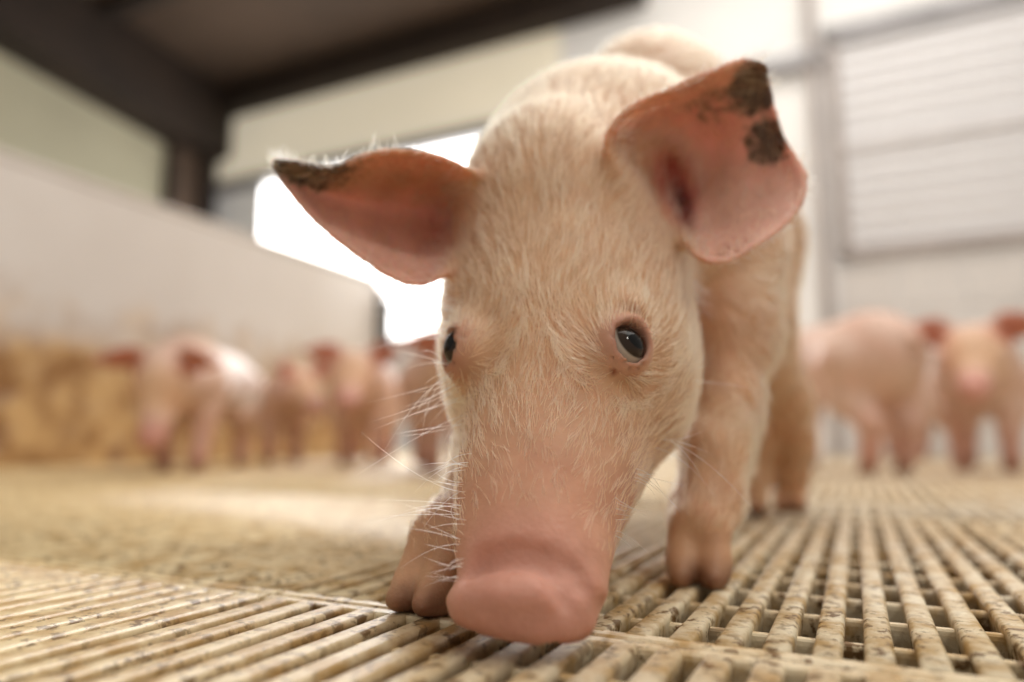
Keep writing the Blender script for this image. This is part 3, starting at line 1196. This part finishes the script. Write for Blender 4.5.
    flow -= nrm * (flow * nrm).sum(1, keepdims=True)
    flow /= np.linalg.norm(flow, axis=1, keepdims=True) + 1e-9
    ln = (.0095 + .0085 * rng.random((NH, 1))) * np.where(hh > .5, np.clip(.30 + ((root_p - S).dot(ha))[:, None] / .17, .35, 1.15), 1.15)
    ln = np.where(em[pick][:, None] > .5, ln * .75, ln)
    m_ = 5
    tt = np.linspace(0, 1, m_)[None, :, None]
    lift = (.30 + .22 * rng.random((NH, 1)))[:, None, :]
    curl = rng.normal(0, .10, (NH, 1, 3))
    st = root_p[:, None, :] - nrm[:, None, :] * .0004 + ln[:, None, :] * (tt * flow[:, None, :] + lift * (tt - .55 * tt ** 2) * nrm[:, None, :] + curl * tt ** 2)
    NC = 6500
    ci = rng.choice(NH, NC, replace=False)
    kd = kdtree.KDTree(NC)
    for i_, j in enumerate(ci):
        kd.insert(root_p[j], i_)
    kd.balance()
    near_c = np.array([ci[kd.find(p_)[1]] for p_ in root_p])
    offc = (root_p - root_p[near_c])[:, None, :]
    cl = (tt ** 1.3) * rng.uniform(.35, .85, (NH, 1, 1))
    st = st - offc * cl
    st = st * (1 - .5 * cl) + .5 * cl * (st[near_c] + (1 - cl) * offc)
    rad = np.tile((.000145 * np.array([1, .95, .85, .6, .12]))[None], (NH, 1)) * rng.uniform(.7, 1.25, (NH, 1))
    tag(child(curves_obj('fur', st, rad, M['fur'], None)), kind='stuff')

    # ---- dark eyelashes on the upper lids
    lr, ld_ = [], []
    for (c0, od), (upv, sdv) in list(zip(eyes, eup))[:1]:
        for a_ in np.linspace(25, 155, 34):
            a2 = math.radians(a_ + rng.normal(0, 3))
            rim = c0 + od * .0085 + (sdv * math.cos(a2) * .0105 + upv * math.sin(a2) * .0118)
            lr.append(rim)
            ld_.append(unit(od * 1.0 + upv * .15 + sdv * math.cos(a2) * .6 + rng.normal(0, .15, 3)))
    lr, ld_ = np.array(lr), np.array(ld_)
    t5 = np.linspace(0, 1, 5)[None, :, None]
    ls = lr[:, None] + .0085 * rng.uniform(.7, 1.2, (len(lr), 1, 1)) * (t5 * ld_[:, None] - t5 ** 2 * np.array([0, 0, .45]))
    tag(child(curves_obj('eyelashes', ls, np.tile(.00011 * np.array([1, 1, .9, .6, .1]), (len(lr), 1)), M['lash'], None)), kind='stuff')

    # ---- whiskers and long rim hairs
    roots, dirs, lens = [], [], []

    def near_vertex(p, want=None):
        dd = np.linalg.norm(V - p, axis=1)
        return int(np.argmin(dd))
    for px, py, Y, n_, dvec, L, jx in (
            (447, 300, .405, 26, -hs * 1.0 + ha * .18, .026, 12), (446, 335, .405, 12, -hs + ha * .25, .030, 8), (450, 380, .39, 16, -hs - ha * .15, .030, 16), (452, 405, .385, 8, -hs - ha * .5, .032, 14),
            (456, 470, .352, 12, -hs - ha * .1, .022, 12), (458, 500, .345, 8, -hs + ha * .1, .028, 10), (460, 530, .335, 6, -hs + ha * .1, .020, 8), (458, 570, .325, 12, -hs - ha * .3, .012, 12),
            (672, 440, .395, 5, hs - ha * .2, .034, 10), (650, 480, .37, 6, hs - ha * .3, .016, 12), (628, 520, .345, 8, hs - ha * .3, .012, 12), (700, 400, .41, 5, hs, .014, 12)):
        for i_ in range(n_):
            p = P(px + rng.normal(0, 3), py + rng.normal(0, jx), Y)
            vi = near_vertex(p)
            roots.append(V[vi])
            dirs.append(unit(unit(dvec) + N[vi] * .5 + rng.normal(0, .22, 3)))
            lens.append(L * rng.uniform(.5, 1.4))
    # ear rims: fringe of pale hairs
    for ei, (pts, uu, vv_) in enumerate(ear_pts):
        cen = pts.reshape(-1, 3).mean(0)
        for i_ in range(520):
            a_ = rng.random() ** .8
            top = rng.random() < .5
            j = int(a_ * (len(uu) - 1))
            p = pts[j, -1 if top else 0]
            q = pts[j, -3 if top else 2]
            ax_ = unit(pts[min(j + 2, len(uu) - 1)].mean(0) - pts[max(j - 2, 0)].mean(0))
            roots.append(p)
            dirs.append(unit(unit(p - q) * .8 + ax_ * .8 + rng.normal(0, .25, 3)))
            lens.append((.0055 if a_ < .9 else .009) * rng.uniform(.5, 1.3))
        # long hairs in front of the ear opening
        for i_ in range(900):
            a_ = rng.uniform(0, .22)
            b_ = rng.uniform(0, 1)
            j, jj = int(a_ * (len(uu) - 1)), int(b_ * (len(vv_) - 1))
            p = pts[j, jj]
            roots.append(p)
            ax_ = unit(pts[-1].mean(0) - pts[0].mean(0))
            dirs.append(unit(ax_ * .8 + np.array([0, -.5, 0]) + rng.normal(0, .3, 3)))
            lens.append(.013 * rng.uniform(.5, 1.2))
    # dark tuft behind the left ear, jowl fringe under the right ear
    for i_ in range(70):
        p = P(740 + rng.normal(0, 22), 285 + rng.normal(0, 14), .47)
        vi = near_vertex(p)
        roots.append(V[vi])
        dirs.append(unit(N[vi] * .5 + hs * .5 - ha * .5 + rng.normal(0, .25, 3)))
        lens.append(.016 * rng.uniform(.6, 1.2))
    roots, dirs, lens = np.array(roots), np.array(dirs), np.array(lens)[:, None, None]
    nW = len(roots)
    m_ = 8
    tt = np.linspace(0, 1, m_)[None, :, None]
    bend = rng.normal(0, .36, (nW, 1, 3)) + np.array([0, 0, -.12])
    st = roots[:, None, :] + lens * (tt * dirs[:, None, :] + bend * tt ** 2)
    prof_r = np.array([1, 1, .95, .9, .8, .65, .4, .1]) * .00013
    tag(child(curves_obj('whiskers', st, np.tile(prof_r, (nW, 1)), M['whisker'], None)), kind='stuff')


near_piglet()


# ------------------------------------------------------------------ the piglets at the back of the pen
def far_piglet_mesh(name, head, snout, stride=0.0, h=0.0065, bright=1.0, trunk=(0.70, 0.50, 0.41)):
    F = Field((-0.42, -0.20, -0.006), (0.55, 0.20, 0.56), h)
    X = np.array([1.0, 0, 0])
    Yv = np.array([0, 1.0, 0])
    Z = np.array([0, 0, 1.0])
    F.ell((0, 0, .275), (.25, .098, .108), None, .04)
    F.ell((.15, 0, .27), (.125, .092, .112), None, .04)
    F.ell((-.17, 0, .275), (.14, .100, .115), None, .04)
    head = np.array(head)
    snout = np.array(snout)
    F.cone((.18, 0, .29), head, .092, .072, .04)
    a = unit(snout - head)
    side = unit(np.cross(a, Z))
    up = np.cross(side, a)
    F.ell(head, (.085, .072, .070), [a, side, up], .03)
    F.cone(head + a * .03 - up * .005, snout, .056, .031, .03)
    F.ell(snout, (.012, .034, .028), [a, side, up], .008)
    for sg in (-1, 1):
        F.ell(snout + a * .012 + side * sg * .012, (.008, .006, .008), [a, side, up], .004, 'sub')
        F.ell(head + side * sg * .055 - a * .01 - up * .015, (.05, .025, .04), [a, side, up], .03)
    # ears: flattened, out to the sides and forward
    ears = []
    for sg in (-1, 1):
        base = head - a * .045 + up * .045 + side * sg * .045
        dirn = unit(side * sg * .85 + a * .35 + up * .35)
        nrm = unit(np.cross(dirn, unit(a * .3 - up)))
        wv = np.cross(nrm, dirn)
        for t, wd in ((0.1, .030), (.35, .042), (.6, .038), (.8, .026), (1.0, .012)):
            F.ell(base + dirn * .105 * t, (.030, wd, .007), [dirn, wv, nrm], .008)
        ears.append((base, dirn))
    feet = []
    for fx, sg, ph in ((.17, 1, 1), (.17, -1, -1), (-.20, 1, -1), (-.20, -1, 1)):
        y = .056 * sg
        dx = stride * ph
        if fx > 0:
            F.chain([((fx - .01, y, .24), .058), ((fx, y * 1.02, .165), .036), ((fx + dx * .5, y, .10), .023), ((fx + dx, y, .05), .019), ((fx + dx + .004, y, .03), .021)], .02)
        else:
            F.chain([((fx + .03, y, .26), .080), ((fx + .035, y * 1.05, .185), .052), ((fx - .02 + dx * .5, y, .12), .028), ((fx + dx - .005, y, .06), .020), ((fx + dx, y, .03), .021)], .02)
        for q in (-1, 1):
            F.chain([((fx + dx, y + q * .010, .026), .013), ((fx + dx + .020, y + q * .011, .008), .0075)], .006)
        feet.append(np.array([fx + dx + .012, y, .01]))
    t0 = np.array([-.305, 0, .315])
    F.chain([(t0, .012), (t0 + [-.025, .01, -.015], .009), (t0 + [-.03, -.01, -.05], .007), (t0 + [-.025, .005, -.075], .006)], .01)
    V, Q = F.extract(1)
    C = np.tile(np.array([0.70, 0.50, 0.41]) * bright, (len(V), 1))
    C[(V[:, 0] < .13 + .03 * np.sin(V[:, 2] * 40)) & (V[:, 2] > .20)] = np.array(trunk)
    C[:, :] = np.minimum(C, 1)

    def bl(m, c):
        C[:] = C * (1 - m[:, None]) + np.array(c) * m[:, None]

    def ss(x, a_, b_):
        t = np.clip((x - a_) / (b_ - a_), 0, 1)
        return t * t * (3 - 2 * t)
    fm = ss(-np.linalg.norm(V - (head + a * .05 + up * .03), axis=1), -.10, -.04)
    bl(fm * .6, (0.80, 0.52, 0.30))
    bl(ss(-np.linalg.norm(V - snout, axis=1), -.07, -.03) * .8, (0.64, 0.32, 0.27))
    for base, dirn in ears:
        t = (V - base).dot(dirn)
        dist = np.linalg.norm(V - base - np.clip(t, 0, .11)[:, None] * dirn, axis=1)
        bl(ss(t, .0, .035) * ss(-dist, -.055, -.04) * .9, (0.52, 0.20, 0.13))
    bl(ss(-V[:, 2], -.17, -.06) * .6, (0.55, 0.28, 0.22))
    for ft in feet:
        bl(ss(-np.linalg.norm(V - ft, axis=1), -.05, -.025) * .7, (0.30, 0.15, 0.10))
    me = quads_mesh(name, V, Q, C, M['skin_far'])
    eyes = []
    for sg in (-1, 1):
        od = unit(side * sg * .85 + a * .4 + up * .35)
        eyes.append((head + a * .035 + side * sg * .052 + up * .026, od))
    return me, eyes


POSES = {
    'nosing': far_piglet_mesh('body', (.315, .0, .265), (.395, .0, .110), -.02),
    'down': far_piglet_mesh('body', (.315, .0, .255), (.385, .0, .095), .03, trunk=(0.84, 0.76, 0.74)),  # upper trunk coloured whiter to paint in the window light on its back
    'mid': far_piglet_mesh('body', (.325, .0, .300), (.445, .0, .205), .02),
    'level': far_piglet_mesh('body', (.335, .0, .345), (.475, .0, .275), .01),
    'turned': far_piglet_mesh('body', (.320, .045, .320), (.415, .12, .230), -.02),
}
EYE_ME = {}


def far_piglet(pose, ground_px, face_deg, scale, label):
    # face_deg: 0 = head towards the camera (-Y), positive = turned to the picture's left
    me, eyes = POSES[pose]
    g = GP(*ground_px)
    root = tag(empty('piglet', tuple(g)), label, 'piglet', 'piglets at the back of the pen')
    root.rotation_euler = (0, 0, math.radians(-90 - face_deg))
    root.scale = (scale,) * 3
    link('body', me, root)
    for c0, od in eyes:
        if 'e' not in EYE_ME:
            o = uv_sphere('eye', .0115, M['eye'], root, c0, od, 16, 10)
            EYE_ME['e'] = o.data
        else:
            o = link('eye', EYE_ME['e'], root)
            o.location = c0
            o.rotation_euler = Vector(od).to_track_quat('Z', 'Y').to_euler()
    return root


far_piglet('down', (200, 471), -6, 0.96, 'piglet with a pale window-lit back standing alone by the white partition, head down')
far_piglet('turned', (281, 464), -20, 0.85, 'small piglet half hidden between the lone one and the group')
far_piglet('mid', (366, 465), -4, 1.0, 'piglet with raised red ears at the left of the pair beside the near piglet')
far_piglet('nosing', (446, 472), -12, 1.02, 'piglet partly hidden behind the near piglet\'s cheek')
far_piglet('level', (832, 472), 168, 1.10, 'piglet showing its side and rump just right of the near piglet\'s hind leg')
far_piglet('mid', (922, 460), 50, 1.05, 'piglet mostly hidden behind the two that stand at the right')
far_piglet('mid', (990, 471), 36, 1.03, 'piglet facing the camera with raised red ears, nearest the right edge')
